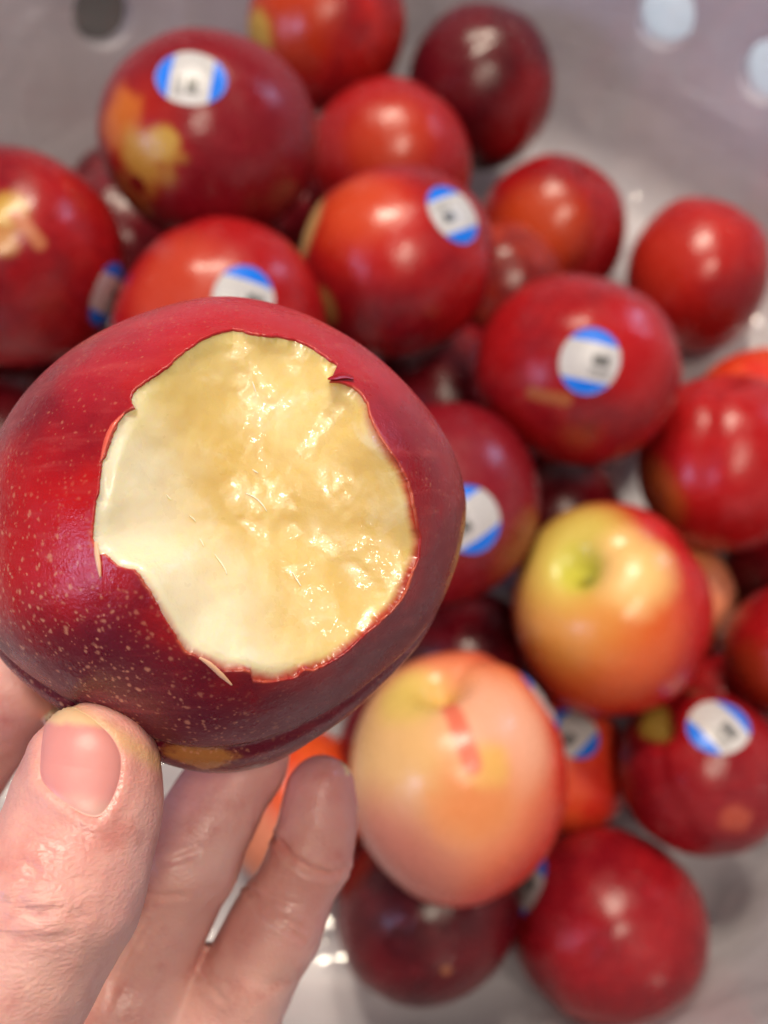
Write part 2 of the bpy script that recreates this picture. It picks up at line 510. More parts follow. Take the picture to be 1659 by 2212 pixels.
AWAY = (.15, -.35, -.9)
PILE = [
 # key, world centre, r, stem, squash, (dark, red), layers [frame position, threshold, softness, noise, noise scale, colour], sticker, label
 ('A', (-.0275, .4034, .0978), .0361, (.3, -.5, -.8), (1.0, 1.0, 1.0), (CRIM, BRED),
   [((605, 30), .80, .20, .12, 1.6, srgb(206, 66, 30)), ((556, 80), .955, .03, .05, 2.5, YEL)], None,
   'bright red nectarine with a yellow left flank, cut by the top edge'),
 ('B', (.0488, .3908, .0722), .0361, (-.3, -.3, -.9), (.95, 1.06, 1.0), (DARKC, srgb(112, 16, 30)),
   [((1160, 270), .80, .20, .1, 1.5, srgb(160, 22, 28))], None,
   'darkest maroon nectarine, farthest at the top beside the basket wall'),
 ('C', (-.0643, .2719, .1626), .0381, (.2, -.8, -.5), (1.03, .98, 1.0), (CRIM, srgb(150, 30, 42)),
   [((300, 300), .90, .09, .10, 2.0, srgb(184, 38, 30)), ((268, 262), .970, .03, .06, 3.4, srgb(222, 120, 50)), ((318, 345), .966, .030, .08, 3.4, srgb(214, 164, 70)), ((352, 308), .990, .006, .012, 4.0, YEL), ((290, 415), .978, .016, .03, 4.0, srgb(186, 120, 70)), ((305, 395), .9965, .002, .003, 5.0, CRIM)],
   ((413, 163), (1, -.12)),
   'large crimson nectarine with a yellow splash and a sticker on its top'),
 ('D', (.0022, .3279, .0894), .0351, (.5, -.4, -.8), (1, 1, 1), (RED, RED),
   [((840, 300), .88, .14, .1, 1.2, srgb(214, 70, 44))], None,
   'plain orange-red nectarine peeking out behind the stickered one at centre'),
 ('E', (.0048, .2350, .1382), .0361, (-.85, .25, -.45), (1, .99, 1), (CRIM, RED),
   [((790, 460), .82, .20, .12, 1.4, BRED), ((765, 440), .90, .10, .10, 1.6, srgb(226, 80, 44)), ((655, 500), .93, .035, .03, 2.2, CREAM), ((700, 660), .982, .012, .01, 2.2, srgb(200, 150, 90))],
   ((983, 457), (.5, -.87)),
   'orange-red nectarine with cream left flank and tilted sticker, above the bite'),
 ('F', (.0839, .3264, .0421), .0351, (.45, .62, .64), (1, 1, 1), (CRIM, RED),
   [((1160, 500), .80, .20, .14, 1.4, srgb(214, 76, 36)), ((1110, 590), .88, .10, .10, 1.6, srgb(206, 104, 30))], None,
   'orange and crimson nectarine with a visible seam, no sticker, near the right wall'),
 ('G', (.1547, .3015, .0388), .0358, (.25, .85, .46), (.97, 1.02, 1), (RED, BRED), [((1420, 560), .9, .1, .1, 1.5, srgb(214, 54, 40)), ((1600, 680), .85, .15, .1, 1.5, srgb(150, 20, 30))], None,
   'bright red nectarine without sticker at the upper right edge'),
 ('H', (.0728, .1969, .1223), .0373, AWAY, (1.01, .98, 1), (CRIM, RED),
   [((u, v), .9977, .0012, .0008, 6, srgb(186, 104, 60)) for u, v in ((1150, 850), (1168, 855), (1186, 858), (1204, 862), (1220, 866))] + [((1390, 760), .88, .10, .08, 1.5, srgb(200, 28, 34))],
   ((1275, 781), (.22, .97)),
   'crimson nectarine whose sticker faces the viewer squarely, right of centre'),
 ('I', (-.1304, .2180, .1620), .0381, (-.02, .43, .9), (1, 1, 1), (CRIM, RED),
   [((5, 455), .984, .016, .02, 3.5, YEL), ((8, 520), .993, .005, .01, 3.0, srgb(216, 150, 84))] + [((u, v), .9982, .0012, .0015, 6, srgb(214, 130, 90)) for u, v in ((35, 465), (48, 480), (60, 495), (72, 510), (84, 525))],
   ((240, 640), (-.3, .95)),
   'red nectarine with a yellow star mark, cut by the left edge'),
 ('J', (-.0574, .1979, .1503), .0371, AWAY, (1, 1, 1), (RED, RED),
   [((380, 620), .88, .14, .1, 1.4, srgb(214, 74, 50))], ((528, 648), (.25, .97)),
   'red nectarine with a half-hidden sticker right above the bitten nectarine'),
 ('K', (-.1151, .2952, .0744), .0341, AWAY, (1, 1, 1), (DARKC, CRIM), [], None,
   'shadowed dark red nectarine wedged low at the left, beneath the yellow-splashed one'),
 ('L', (.1391, .1774, .0824), .0358, (-.15, .93, .30), (1, 1.02, 1), (RED, srgb(200, 30, 34)),
   [((1415, 1070), .93, .06, .05, 1.8, srgb(206, 104, 50))], None,
   'glossy red nectarine with a vertical crease, cut by the right edge'),
 ('M', (.1766, .2263, .0346), .0316, AWAY, (1, 1, 1), (BRED, ORG), [], None,
   'orange nectarine showing only its top above the creased one at right'),
 ('N', (.0213, .1462, .1126), .0368, AWAY, (.98, 1.02, 1), (CRIM, srgb(146, 30, 44)), [], ((1018, 1122), (.55, -.83)),
   'dull crimson nectarine with a sticker directly right of the bitten nectarine'),
 ('O', (.0842, .1125, .0933), .0382, (1246, 1225), (.965, 1.03, 1), (RED, srgb(196, 36, 34)),
   [((1260, 1360), .68, .28, .08, 1.2, srgb(220, 104, 48)), ((1190, 1290), .78, .22, .08, 1.4, srgb(218, 158, 76)), ((1220, 1175), .86, .16, .06, 1.6, srgb(208, 190, 92)), ((1365, 1225), .93, .07, .05, 2.0, srgb(236, 196, 124)), ((1235, 1215), .968, .03, .03, 1.8, srgb(198, 196, 76)), ((1250, 1236), .9945, .005, .002, 4, srgb(128, 118, 30))], None,
   'yellow-green and red nectarine with its stem hollow facing the viewer'),
 ('P', (.1234, .1344, .0401), .0274, AWAY, (1, 1, 1), (PINK, srgb(222, 140, 86)), [], None,
   'pale tan-orange nectarine mostly hidden behind the yellow-green one'),
 ('Q', (.0795, .1760, .0310), .0290, AWAY, (1, 1, 1), (DARKC, CRIM), [], None,
   'dark red nectarine deep in the gap above the yellow-green one'),
 ('R', (.0330, .1120, .0310), .0285, AWAY, (1, 1, 1), (DARKC, CRIM), [], None,
   'dark red nectarine deep in the gap above the cream-coloured one'),
 ('S', (.1611, .1001, .0750), .0285, AWAY, (1, 1, 1), (CRIM, RED), [((1640, 1480), .85, .12, .1, 2, srgb(170, 54, 30))], None,
   'red nectarine cut by the right edge, above the lower stickered one'),
 ('T', (.0247, .0494, .1095), .0391, (945, 1470), (.965, 1.025, 1), (BRED, srgb(216, 70, 46)),
   [((900, 1620), .44, .42, .07, 1.2, srgb(230, 152, 106)), ((850, 1620), .74, .26, .07, 1.3, srgb(222, 178, 118)), ((850, 1860), .84, .16, .05, 1.6, srgb(196, 122, 102)), ((1090, 1570), .90, .11, .05, 1.8, srgb(236, 172, 142)), ((1020, 1735), .955, .05, .05, 2.2, srgb(226, 142, 88)), ((1055, 1655), .988, .014, .008, 3, srgb(228, 176, 100)), ((890, 1490), .955, .05, .03, 2, srgb(216, 188, 100))]
   + [((u, v), .9976, .0022, .0006, 6, srgb(222, 116, 90)) for u, v in ((958, 1500), (965, 1514), (972, 1528), (979, 1542), (985, 1556), (990, 1570), (995, 1584), (1000, 1598), (1005, 1612), (1010, 1626), (1015, 1640), (1019, 1654))],
   ((1190, 1505), (.35, -.93)),
   'large cream and orange nectarine with a red streak, beside the fingertip'),
 ('U', (.0728, .0654, .0311), .0282, AWAY, (1, 1, 1), (BRED, srgb(222, 84, 44)), [], ((1238, 1580), (.6, -.8)),
   'orange nectarine with a sticker, mostly hidden behind the cream-coloured one'),
 ('V', (.1191, .0571, .0674), .0302, (-.66, .62, .42), (1, 1.02, 1), (CRIM, srgb(172, 24, 32)),
   [((1408, 1556), .975, .015, .01, 3, srgb(190, 160, 70)), ((1590, 1770), .985, .01, .02, 4, srgb(196, 84, 64))], ((1553, 1570), (.75, .66)),
   'crimson nectarine with a diagonal sticker near the lower right edge'),
 ('W', (.0852, .0041, .0403), .0356, AWAY, (.97, 1.03, 1), (CRIM, srgb(176, 24, 34)), [], ((1136, 1915), (-.2, .98)),
   'plain red nectarine lowest at the bottom right on the basket floor'),
 ('X', (.0165, .0098, .0464), .0347, AWAY, (1.0, .98, 1), (DARKC, srgb(128, 18, 32)),
   [((965, 2100), .9986, .0008, .0006, 8, srgb(205, 130, 90))], None,
   'dark crimson nectarine with a tiny tan spot at the bottom centre'),
 ('Y', (-.0352, .0477, .0336), .0307, AWAY, (1, 1, 1), (BRED, ORG), [((560, 1850), .8, .15, .1, 1.5, PINK)], None,
   'bright orange-red nectarine seen in the gap between the fingers'),
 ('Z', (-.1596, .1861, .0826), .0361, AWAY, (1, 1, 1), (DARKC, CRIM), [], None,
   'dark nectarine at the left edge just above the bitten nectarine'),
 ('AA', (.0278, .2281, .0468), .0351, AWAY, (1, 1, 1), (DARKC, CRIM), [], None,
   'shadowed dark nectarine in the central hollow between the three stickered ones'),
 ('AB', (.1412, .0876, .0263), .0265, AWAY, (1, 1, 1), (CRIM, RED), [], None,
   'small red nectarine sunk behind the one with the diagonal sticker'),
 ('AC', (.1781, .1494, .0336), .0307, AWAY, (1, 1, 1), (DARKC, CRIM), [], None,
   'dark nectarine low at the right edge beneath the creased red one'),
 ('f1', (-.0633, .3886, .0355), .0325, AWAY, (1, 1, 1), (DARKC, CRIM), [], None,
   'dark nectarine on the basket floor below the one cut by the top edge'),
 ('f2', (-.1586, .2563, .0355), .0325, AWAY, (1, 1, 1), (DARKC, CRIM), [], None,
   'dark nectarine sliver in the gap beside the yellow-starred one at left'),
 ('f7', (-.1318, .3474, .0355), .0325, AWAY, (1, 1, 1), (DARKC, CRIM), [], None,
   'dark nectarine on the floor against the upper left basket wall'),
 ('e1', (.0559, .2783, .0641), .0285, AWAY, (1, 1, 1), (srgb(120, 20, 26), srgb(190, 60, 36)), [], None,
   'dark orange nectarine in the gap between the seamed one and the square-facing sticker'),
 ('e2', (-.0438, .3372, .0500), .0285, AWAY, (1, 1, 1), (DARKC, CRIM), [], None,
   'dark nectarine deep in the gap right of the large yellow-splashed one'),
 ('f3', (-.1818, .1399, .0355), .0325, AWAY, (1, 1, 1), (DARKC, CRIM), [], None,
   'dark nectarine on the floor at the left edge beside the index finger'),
]
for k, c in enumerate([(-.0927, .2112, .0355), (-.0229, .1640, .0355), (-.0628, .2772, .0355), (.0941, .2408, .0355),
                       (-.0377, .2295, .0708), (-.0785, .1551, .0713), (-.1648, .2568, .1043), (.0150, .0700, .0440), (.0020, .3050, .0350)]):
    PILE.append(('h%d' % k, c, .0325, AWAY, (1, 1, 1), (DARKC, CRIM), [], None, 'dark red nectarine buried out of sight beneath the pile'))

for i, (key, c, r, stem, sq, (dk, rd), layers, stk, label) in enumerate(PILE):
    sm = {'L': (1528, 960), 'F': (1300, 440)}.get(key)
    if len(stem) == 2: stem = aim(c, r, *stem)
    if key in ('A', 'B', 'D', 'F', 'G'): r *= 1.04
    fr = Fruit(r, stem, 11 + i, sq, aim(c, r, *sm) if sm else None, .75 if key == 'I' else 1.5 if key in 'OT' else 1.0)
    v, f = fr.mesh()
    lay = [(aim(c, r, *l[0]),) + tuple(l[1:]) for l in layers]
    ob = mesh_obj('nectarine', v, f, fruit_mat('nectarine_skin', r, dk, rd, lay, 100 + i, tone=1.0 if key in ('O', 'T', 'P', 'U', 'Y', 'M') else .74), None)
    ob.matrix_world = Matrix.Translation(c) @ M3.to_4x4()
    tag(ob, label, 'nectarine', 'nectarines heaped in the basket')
    if stk: add_sticker(ob, fr, aim(c, r, *stk[0]), stk[1])

# ------------------------------------------------------------------ the bitten nectarine
HC = px(495, 1153, .156); HR = .0355
HCW = to_world(HC)
SIL = [(820, 55), (960, 75), (1060, 110), (1150, 160), (1250, 225), (1350, 310), (1450, 420), (1530, 540), (1575, 640), (1597, 750),
       (1590, 850), (1565, 960), (1530, 1060), (1480, 1170), (1410, 1270), (1320, 1370), (1220, 1480), (1100, 1580), (1000, 1650), (900, 1690),
       (800, 1706), (720, 1700), (640, 1680), (560, 1640), (430, 1570), (300, 1505), (200, 1440), (150, 1400), (60, 1320), (0, 1250), (-30, 1100), (-36, 900), (-25, 720),
       (0, 590), (40, 510), (110, 400), (200, 300), (310, 210), (450, 140), (600, 90), (700, 65)]
def z1(p): return (p[0] * .625, p[1] * .625 + 604.9)     # study crop -> frame units
_a = []; _s = []
for p in SIL:
    u, v = z1(p)
    dx, dy = (u - 495) , -(v - 1153)
    _a.append(math.atan2(dy, dx)); _s.append(math.hypot(dx, dy) / 505.0)
_o = np.argsort(_a); _a = np.array(_a)[_o]; _s = np.array(_s)[_o]
_ga = np.linspace(-np.pi, np.pi, 361); _gs = np.interp(_ga, _a, _s, period=2 * np.pi)
_k = np.exp(-(np.arange(-12, 13) / 6.0) ** 2); _k /= _k.sum()
_gs = np.convolve(np.concatenate([_gs[-13:-1], _gs, _gs[1:13]]), _k, 'same')[12:-12]
GRN = unit(np.array([.094, .597, .797]))
def held_R(d):
    th = np.arctan2(d[..., 1], d[..., 0]); s2 = d[..., 0] ** 2 + d[..., 1] ** 2
    S = np.interp(th, _ga, _gs)
    S = S + .05 * np.clip(np.cos(th), 0, 1) ** 2
    R = 1 + (S - 1) * s2 ** 1.3
    # the seam low on the fruit, a shallow fold with a fuller lobe under it
    g = d @ GRN + .02 + .05 * (d[..., 0]) ** 2
    env = sstep(.1, -.5, d[..., 1])
    R = R - env * .026 * np.exp(-(g / .035) ** 2) + env * .016 * np.exp(-((g + .13) / .10) ** 2)
    R = R + .008 * vnoise(d, 1.9, 4) + .0022 * vnoise(d, 6, 5)
    return R * HR
def cast_held(u, v):
    d = unit(px(u, v, 1.0)); t = HC @ d
    p = d * (t - HR)
    for _ in range(40):
        q = p - HC; l = np.linalg.norm(q); gap = l - held_R((q / l)[None])[0]
        if abs(gap) < 1e-6: break
        p = p + d * gap * .7
        if p @ d > t: p = d * t; break
    return p
BITE = [(800, 168), (835, 172), (865, 186), (900, 190), (960, 194), (1010, 203), (1060, 221), (1110, 250), (1150, 280), (1180, 300), (1206, 322),
        (1170, 332), (1138, 349), (1185, 352), (1222, 368), (1255, 398), (1270, 425), (1276, 455), (1290, 490), (1310, 530), (1335, 575), (1365, 612), (1390, 650), (1410, 700),
        (1425, 760), (1440, 820), (1450, 870), (1453, 910), (1447, 960), (1430, 1000), (1412, 1060), (1390, 1105), (1350, 1150), (1300, 1195),
        (1250, 1235), (1200, 1280), (1160, 1310), (1120, 1335), (1085, 1350), (1055, 1348), (1040, 1352), (1030, 1366), (1000, 1376), (950, 1390), (900, 1389), (872, 1385),
        (866, 1354), (840, 1352), (800, 1350), (772, 1356), (740, 1338), (715, 1316), (680, 1300), (640, 1281), (610, 1235), (580, 1190), (550, 1140),
        (520, 1085), (500, 1050), (482, 1022), (465, 1000), (440, 998), (410, 990), (380, 966), (358, 946), (342, 955), (330, 925), (320, 890),
        (317, 850), (325, 800), (335, 740), (343, 680), (352, 625), (372, 580), (392, 530), (410, 482), (432, 455), (466, 441), (456, 428), (452, 412),
        (458, 388), (490, 360), (540, 330), (590, 290), (615, 262), (650, 235), (700, 205), (750, 182)]
def build_held():
    root = bpy.data.objects.new('bitten_nectarine', None)
    SC.collection.objects.link(root)
    root.empty_display_size = .02
    root.matrix_world = Matrix.Translation(HCW.tolist()) @ M3.to_4x4()
    tag(root, 'dark red nectarine with a large bite showing pale yellow flesh, held in the hand', 'nectarine')
    bp = np.array([cast_held(*z1(p)) - HC for p in BITE]); bd = unit(bp)
    ax = unit(cast_held(*z1((880, 790))) - HC)
    B = frame_to(ax, (0, 1, 0))
    l = bd @ B
    rho = np.arccos(np.clip(l[:, 2], -1, 1)); th = np.arctan2(l[:, 1], l[:, 0])
    # outline as a curve in the tangent plane, intersected by rays -> rho(theta)
    X = rho * np.cos(th); Y = rho * np.sin(th)
    NT_ = 840
    T = np.linspace(-np.pi, np.pi, NT_, endpoint=False)
    rb = np.zeros(NT_)
    for i, t in enumerate(T):
        c, s = math.cos(t), math.sin(t); best = None
        for j in range(len(X)):
            k = (j + 1) % len(X)
            ex, ey = X[k] - X[j], Y[k] - Y[j]
            den = c * ey - s * ex
            if abs(den) < 1e-9: continue
            q = (X[j] * ey - Y[j] * ex) / den; w = (X[j] * s - Y[j] * c) / den
            if q > 0 and -1e-6 <= w <= 1 + 1e-6:
                if best is None or q < best: best = q
        rb[i] = best if best else rb[i - 1]
    circ = np.stack([np.cos(T), np.sin(T), 0 * T], -1)
    rb = rb * (1 + .006 * vnoise(circ, 9, 2) + .005 * vnoise(circ, 24, 3) + .004 * vnoise(circ, 60, 7))
    def dirs(rh, tt):
        return np.stack([np.sin(rh) * np.cos(tt), np.sin(rh) * np.sin(tt), np.cos(rh)], -1) @ B.T
    # ---- skin: from the torn edge round to the far pole, with a rolled-in lip
    w = np.concatenate([[0, .002, .005, .009, .015, .022, .03, .04], np.linspace(.05, 1, 120)])
    rings = []
    eb = dirs(rb, T)
    lipn = .00034
    for inn in (1.0, .6, .25):
        rings.append(eb * (held_R(eb) - lipn * inn)[:, None] - unit(eb - ax * (eb @ ax)[:, None]) * (.00012 * (1 - inn)))
    for i, q in enumerate(w):
        d = dirs(rb + (np.pi - .01 - rb) * q, T)
        lift = .00010 * math.exp(-(q / .012) ** 2) * (1 + .8 * vnoise(circ, 11, 21)) if True else 0
        rings.append(d * (held_R(d) + lift)[:, None])
    V = np.concatenate(rings); nr = len(rings)
    near = np.concatenate([np.full(NT_, 1.0)] * 3 + [np.full(NT_, math.exp(-(q / .05) ** 2)) for q in w])
    lip = np.concatenate([np.full(NT_, 1.0), np.full(NT_, .9), np.full(NT_, .7)] + [np.full(NT_, max(0, .45 - q * 90)) for q in w])
    mesh_obj('skin', V, grid_faces(nr, NT_), held_skin_mat(), root, col={'near': near, 'lip': lip})
    # ---- flesh: an uneven hollow with tooth furrows
    eb_p = eb * (held_R(eb) - lipn * .9)[:, None]
    ht = eb_p @ ax; lat = eb_p - ht[:, None] * ax
    hc = np.mean(ht) - .0042
    kk = np.exp(-(np.arange(-90, 91) / 40.0) ** 2); kk /= kk.sum()
    def circ_smooth(a):
        a = np.asarray(a); e_ = np.concatenate([a[-90:], a, a[:90]])
        return np.convolve(e_, kk, 'valid')
    ht_s = circ_smooth(ht); lat_s = np.stack([circ_smooth(lat[:, c_]) for c_ in range(3)], -1)
    kk = np.exp(-(np.arange(-90, 91) / 12.0) ** 2); kk /= kk.sum()
    ht_m = circ_smooth(ht); lat_m = np.stack([circ_smooth(lat[:, c_]) for c_ in range(3)], -1)
    K = 190
    rings = []; edge = []; white = []
    for i in range(K):
        t = 1 - i / (K - 1) * .9985
        wm = sstep(.94, 1.0, t); ws = sstep(.45, .9, t)
        lt = (lat_s * (1 - ws) + lat_m * ws) * (1 - wm) + lat * wm
        hb = (ht_s * (1 - ws) + ht_m * ws) * (1 - wm) + ht * wm
        base = lt * t
        prof = t ** 2.0
        hh = hc + (hb - hc) * prof
        # near the skin the flesh first stays high, then falls away
        p = base + ax * hh[:, None]
        damp = sstep(0, .10, 1 - t)
        q2 = p @ B
        # tooth furrows: long shallow grooves curving from upper left to lower right
        fx = q2[:, 0]; fy = q2[:, 1]
        fur = np.sin((fx * .8 + fy * .6) * 620 + 2.2 * vnoise(p, 130, 31) + fx * fx * 9000) * .00022
        n = .0008 * fbm(p, 95, 41, 2) + .00010 * fbm(p, 270, 43, 2) + .00006 * vnoise(p, 700, 47) + fur * .6
        # a raised pale shelf at the lower left
        sh = sstep(-.0045, .0075, -(fx * .75 + fy * .40) - .0030 + .0040 * fbm(p, 110, 53, 3))
        p = p + ax * (damp * (n - .0004 + .0012 * sh))[:, None]
        rings.append(p); edge.append(np.full(NT_, 1 - t)); white.append(sh)
    V = np.concatenate(rings)
    mesh_obj('flesh', V, grid_faces(K, NT_), flesh_mat(), root, col={'edge': np.concatenate(edge), 'pale': np.concatenate(white)})
    # ---- shreds of skin and loose fibres
    fm = NT('flesh_fibre'); fm.b.inputs['Base Color'].default_value = (.86, .82, .66, 1); fm.b.inputs['Roughness'].default_value = .15
    fm.b.inputs['Subsurface Weight'].default_value = .5; fm.b.inputs['Subsurface Radius'].default_value = (.002, .0015, .001)
    sm = NT('skin_shred'); sm.b.inputs['Base Color'].default_value = (*srgb(236, 186, 150), 1); sm.b.inputs['Roughness'].default_value = .3
    def tube(name, pts, rads, mat, flat=1.0, nrm=None, seg=8, sub=6):
        pts = np.array(pts); n = len(pts); ts = np.linspace(0, n - 1, (n - 1) * sub + 1)
        # catmull-rom
        Q = []
        for t in ts:
            i = min(int(t), n - 2); f_ = t - i
            p0, p1, p2, p3 = pts[max(i - 1, 0)], pts[i], pts[i + 1], pts[min(i + 2, n - 1)]
            Q.append(.5 * ((2 * p1) + (-p0 + p2) * f_ + (2 * p0 - 5 * p1 + 4 * p2 - p3) * f_ ** 2 + (-p0 + 3 * p1 - 3 * p2 + p3) * f_ ** 3))
        Q = np.array(Q); rd = np.interp(ts, np.arange(n), rads)
        tan = unit(np.gradient(Q, axis=0)); up_ = unit(Q) if nrm is None else np.tile(nrm, (len(Q), 1))
        sd = unit(np.cross(tan, up_)); up_ = np.cross(sd, tan)
        V = []
        for k in range(len(Q)):
            for j in range(seg):
                a = 2 * math.pi * j / seg
                V.append(Q[k] + rd[k] * (sd[k] * math.cos(a) + up_[k] * math.sin(a) * flat))
        f_ = grid_faces(len(Q), seg).tolist() + [list(range(seg))[::-1], [len(V) - seg + j for j in range(seg)]]
        return mesh_obj(name, V, f_, mat, root)
    # height of the flesh surface under a study position
    fl = V.reshape(K, NT_, 3)
    flat_pts = fl.reshape(-1, 3)[::7]
    fp = flat_pts + HC
    fu = np.stack([fp[:, 0] / -fp[:, 2] * F + 829.5, 1106 - fp[:, 1] / -fp[:, 2] * F], -1)
    def on_flesh(p, lift):
        u = np.array(z1(p)); i = np.argmin(((fu - u) ** 2).sum(1))
        z = -fp[i, 2]
        return px(u[0], u[1], z) - HC + ax * lift
    for pts in ([(872, 352), (878, 370), (884, 388)], [(850, 738), (880, 752), (905, 775), (922, 800)], [(742, 948), (762, 975), (778, 1000), (784, 1018)],
                [(690, 895), (698, 908), (704, 920)], [(575, 742), (583, 752), (592, 760)], [(1010, 1010), (1025, 1035), (1040, 1058)],
                [(872, 655), (882, 662), (892, 668)], [(655, 815), (668, 826), (676, 835)]):
        n_ = len(pts)
        tube('fibre', [on_flesh(p, .00015) for p in pts], [.00006] + [.00013] * (n_ - 2) + [.00005], fm.m)
    def on_skin(p, lift=.0002):
        q = cast_held(*z1(p)) - HC
        return q + unit(q) * lift
    tube('skin_shred', [on_skin(p) for p in [(334, 905), (338, 945), (344, 985), (350, 1026)]], [.0002, .0004, .00035, .0001], sm.m, .5)
    tube('skin_shred', [on_skin(p) for p in [(690, 1302), (725, 1325), (765, 1362), (802, 1397)]], [.00015, .00036, .00036, .0001], sm.m, .5)
    tube('skin_shred', [on_skin(p, .0004) for p in [(1215, 345), (1185, 338), (1150, 345), (1128, 350)]], [.0004, .0006, .0004, .0001],
         fruit_mat('torn_skin', HR, CRIM, RED, (), 77), .22)
    tube('skin_shred', [on_skin(p, .0001) for p in [(350, 628), (368, 560), (392, 505), (430, 462)]], [.0001, .0004, .0004, .0001],
         fruit_mat('torn_skin', HR, RED, srgb(220, 110, 90), (), 78), .5)
    return root

def held_skin_mat():
    t = NT('held_nectarine_skin')
    p = t.coords(1.0 / HR)
    n1 = t.noise(p, 1.5, 4, .6, .3)
    c = t.mix(t.ss(n1, .32, .66), srgb(118, 10, 30), srgb(160, 20, 36))
    # cherry red near the bite on the left, shade low down painted violet-maroon
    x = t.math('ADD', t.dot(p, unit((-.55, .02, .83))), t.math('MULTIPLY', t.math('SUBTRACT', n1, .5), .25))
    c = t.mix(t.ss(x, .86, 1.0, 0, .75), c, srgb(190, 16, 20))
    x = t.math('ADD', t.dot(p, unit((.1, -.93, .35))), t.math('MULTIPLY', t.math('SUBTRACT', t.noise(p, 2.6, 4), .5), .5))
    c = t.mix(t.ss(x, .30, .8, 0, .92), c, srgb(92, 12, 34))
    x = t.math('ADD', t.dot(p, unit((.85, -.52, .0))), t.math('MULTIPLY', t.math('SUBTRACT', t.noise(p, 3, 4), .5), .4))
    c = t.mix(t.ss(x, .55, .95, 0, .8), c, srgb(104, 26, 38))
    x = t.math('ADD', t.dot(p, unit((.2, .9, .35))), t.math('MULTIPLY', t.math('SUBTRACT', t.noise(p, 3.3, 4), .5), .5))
    c = t.mix(t.ss(x, .55, 1.0, 0, .75), c, srgb(190, 46, 62))  # pink sheen on the top side, put into the colour
    # long faint streaks on the right flank
    mp = t.n('ShaderNodeMapping'); t.l(p, mp.inputs[0]); mp.inputs['Rotation'].default_value = (0, 0, math.radians(-50)); mp.inputs['Scale'].default_value = (1.2, 11, 3)
    c = t.mix(t.ss(t.noise(mp.outputs[0], 1.6, 4), .52, .78, 0, .30), c, srgb(196, 84, 84))
    # ground colour patch at the underside
    un = t.n('ShaderNodeVectorMath', operation='NORMALIZE'); t.l(p, un.inputs[0])
    mq = t.n('ShaderNodeMapping'); t.l(un.outputs[0], mq.inputs[0]); mq.inputs['Scale'].default_value = (.62, 1, 1)
    ctr = unit(cast_held(425, 1628) - HC); sv = (ctr[0] * .62, ctr[1], ctr[2])
    ds = t.n('ShaderNodeVectorMath', operation='DISTANCE'); t.l(mq.outputs[0], ds.inputs[0]); ds.inputs[1].default_value = tuple(float(a) for a in sv)
    x = t.math('ADD', ds.outputs['Value'], t.math('MULTIPLY', t.math('SUBTRACT', t.noise(p, 5, 5, .6, .8), .5), .22))
    c = t.mix(t.ss(x, .055, .10, 1, 0), c, srgb(176, 112, 58))
    # lenticels: dense low on the left, finer and fainter on the shoulder
    zone = t.math('ADD', t.dot(p, unit((-.66, -.60, .45))), t.math('MULTIPLY', t.math('SUBTRACT', t.noise(p, 3.2, 3), .5), .45))
    zm = t.ss(zone, .42, .85)
    wob = t.n('ShaderNodeVectorMath', operation='ADD'); nz = t.n('ShaderNodeTexNoise'); t.l(p, nz.inputs['Vector']); nz.inputs['Scale'].default_value = 20
    sc_ = t.n('ShaderNodeVectorMath', operation='SCALE'); t.l(nz.outputs['Color'], sc_.inputs[0]); sc_.inputs['Scale'].default_value = .03
    t.l(p, wob.inputs[0]); t.l(sc_.outputs[0], wob.inputs[1])
    for scl, r0, r1, amt, keep, mask in ((23, .08, .26, .70, .60, zm), (34, .07, .30, .60, .85, zm), (50, .08, .30, .34, .5, t.ss(t.noise(p, 2.0, 2), .30, .6))):
        vn = t.n('ShaderNodeTexVoronoi'); t.l(wob.outputs[0], vn.inputs['Vector']); vn.inputs['Scale'].default_value = scl
        sx = t.n('ShaderNodeSeparateColor'); t.l(vn.outputs['Color'], sx.inputs[0])
        on = t.math('GREATER_THAN', sx.outputs[0], 1 - keep)
        sz = t.math('DIVIDE', vn.outputs['Distance'], t.math('ADD', .5, sx.outputs[1]))
        m = t.math('MULTIPLY', t.math('MULTIPLY', t.ss(sz, r0, r1, 1, 0), on), t.math('MULTIPLY', mask, amt))
        c = t.mix(m, c, srgb(214, 146, 116))
    # reddened rim and pale cut edge at the bite
    at = t.n('ShaderNodeAttribute', attribute_name='near')
    c = t.mix(t.math('MULTIPLY', at.outputs['Fac'], t.ss(t.noise(p, 6, 3), .3, .7, .15, .6)), c, srgb(176, 22, 18))
    lp = t.n('ShaderNodeAttribute', attribute_name='lip')
    c = t.mix(t.math('MULTIPLY', lp.outputs['Fac'], t.ss(t.noise(p, 5, 3), .40, .68, .0, .8)), c, srgb(222, 124, 84))
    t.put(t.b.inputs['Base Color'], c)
    t.put(t.b.inputs['Roughness'], t.ss(t.noise(p, 9, 4), .3, .7, .22, .36))
    t.b.inputs['Subsurface Weight'].default_value = .15
    t.b.inputs['Subsurface Radius'].default_value = (.004, .0012, .0008)
    t.b.inputs['Sheen Weight'].default_value = .02
    b = t.bump(t.noise(p, 80, 3), .14, .0006)
    t.l(t.bump(t.noise(p, 12, 3), .12, .0012, b), t.b.inputs['Normal'])
    return t.m

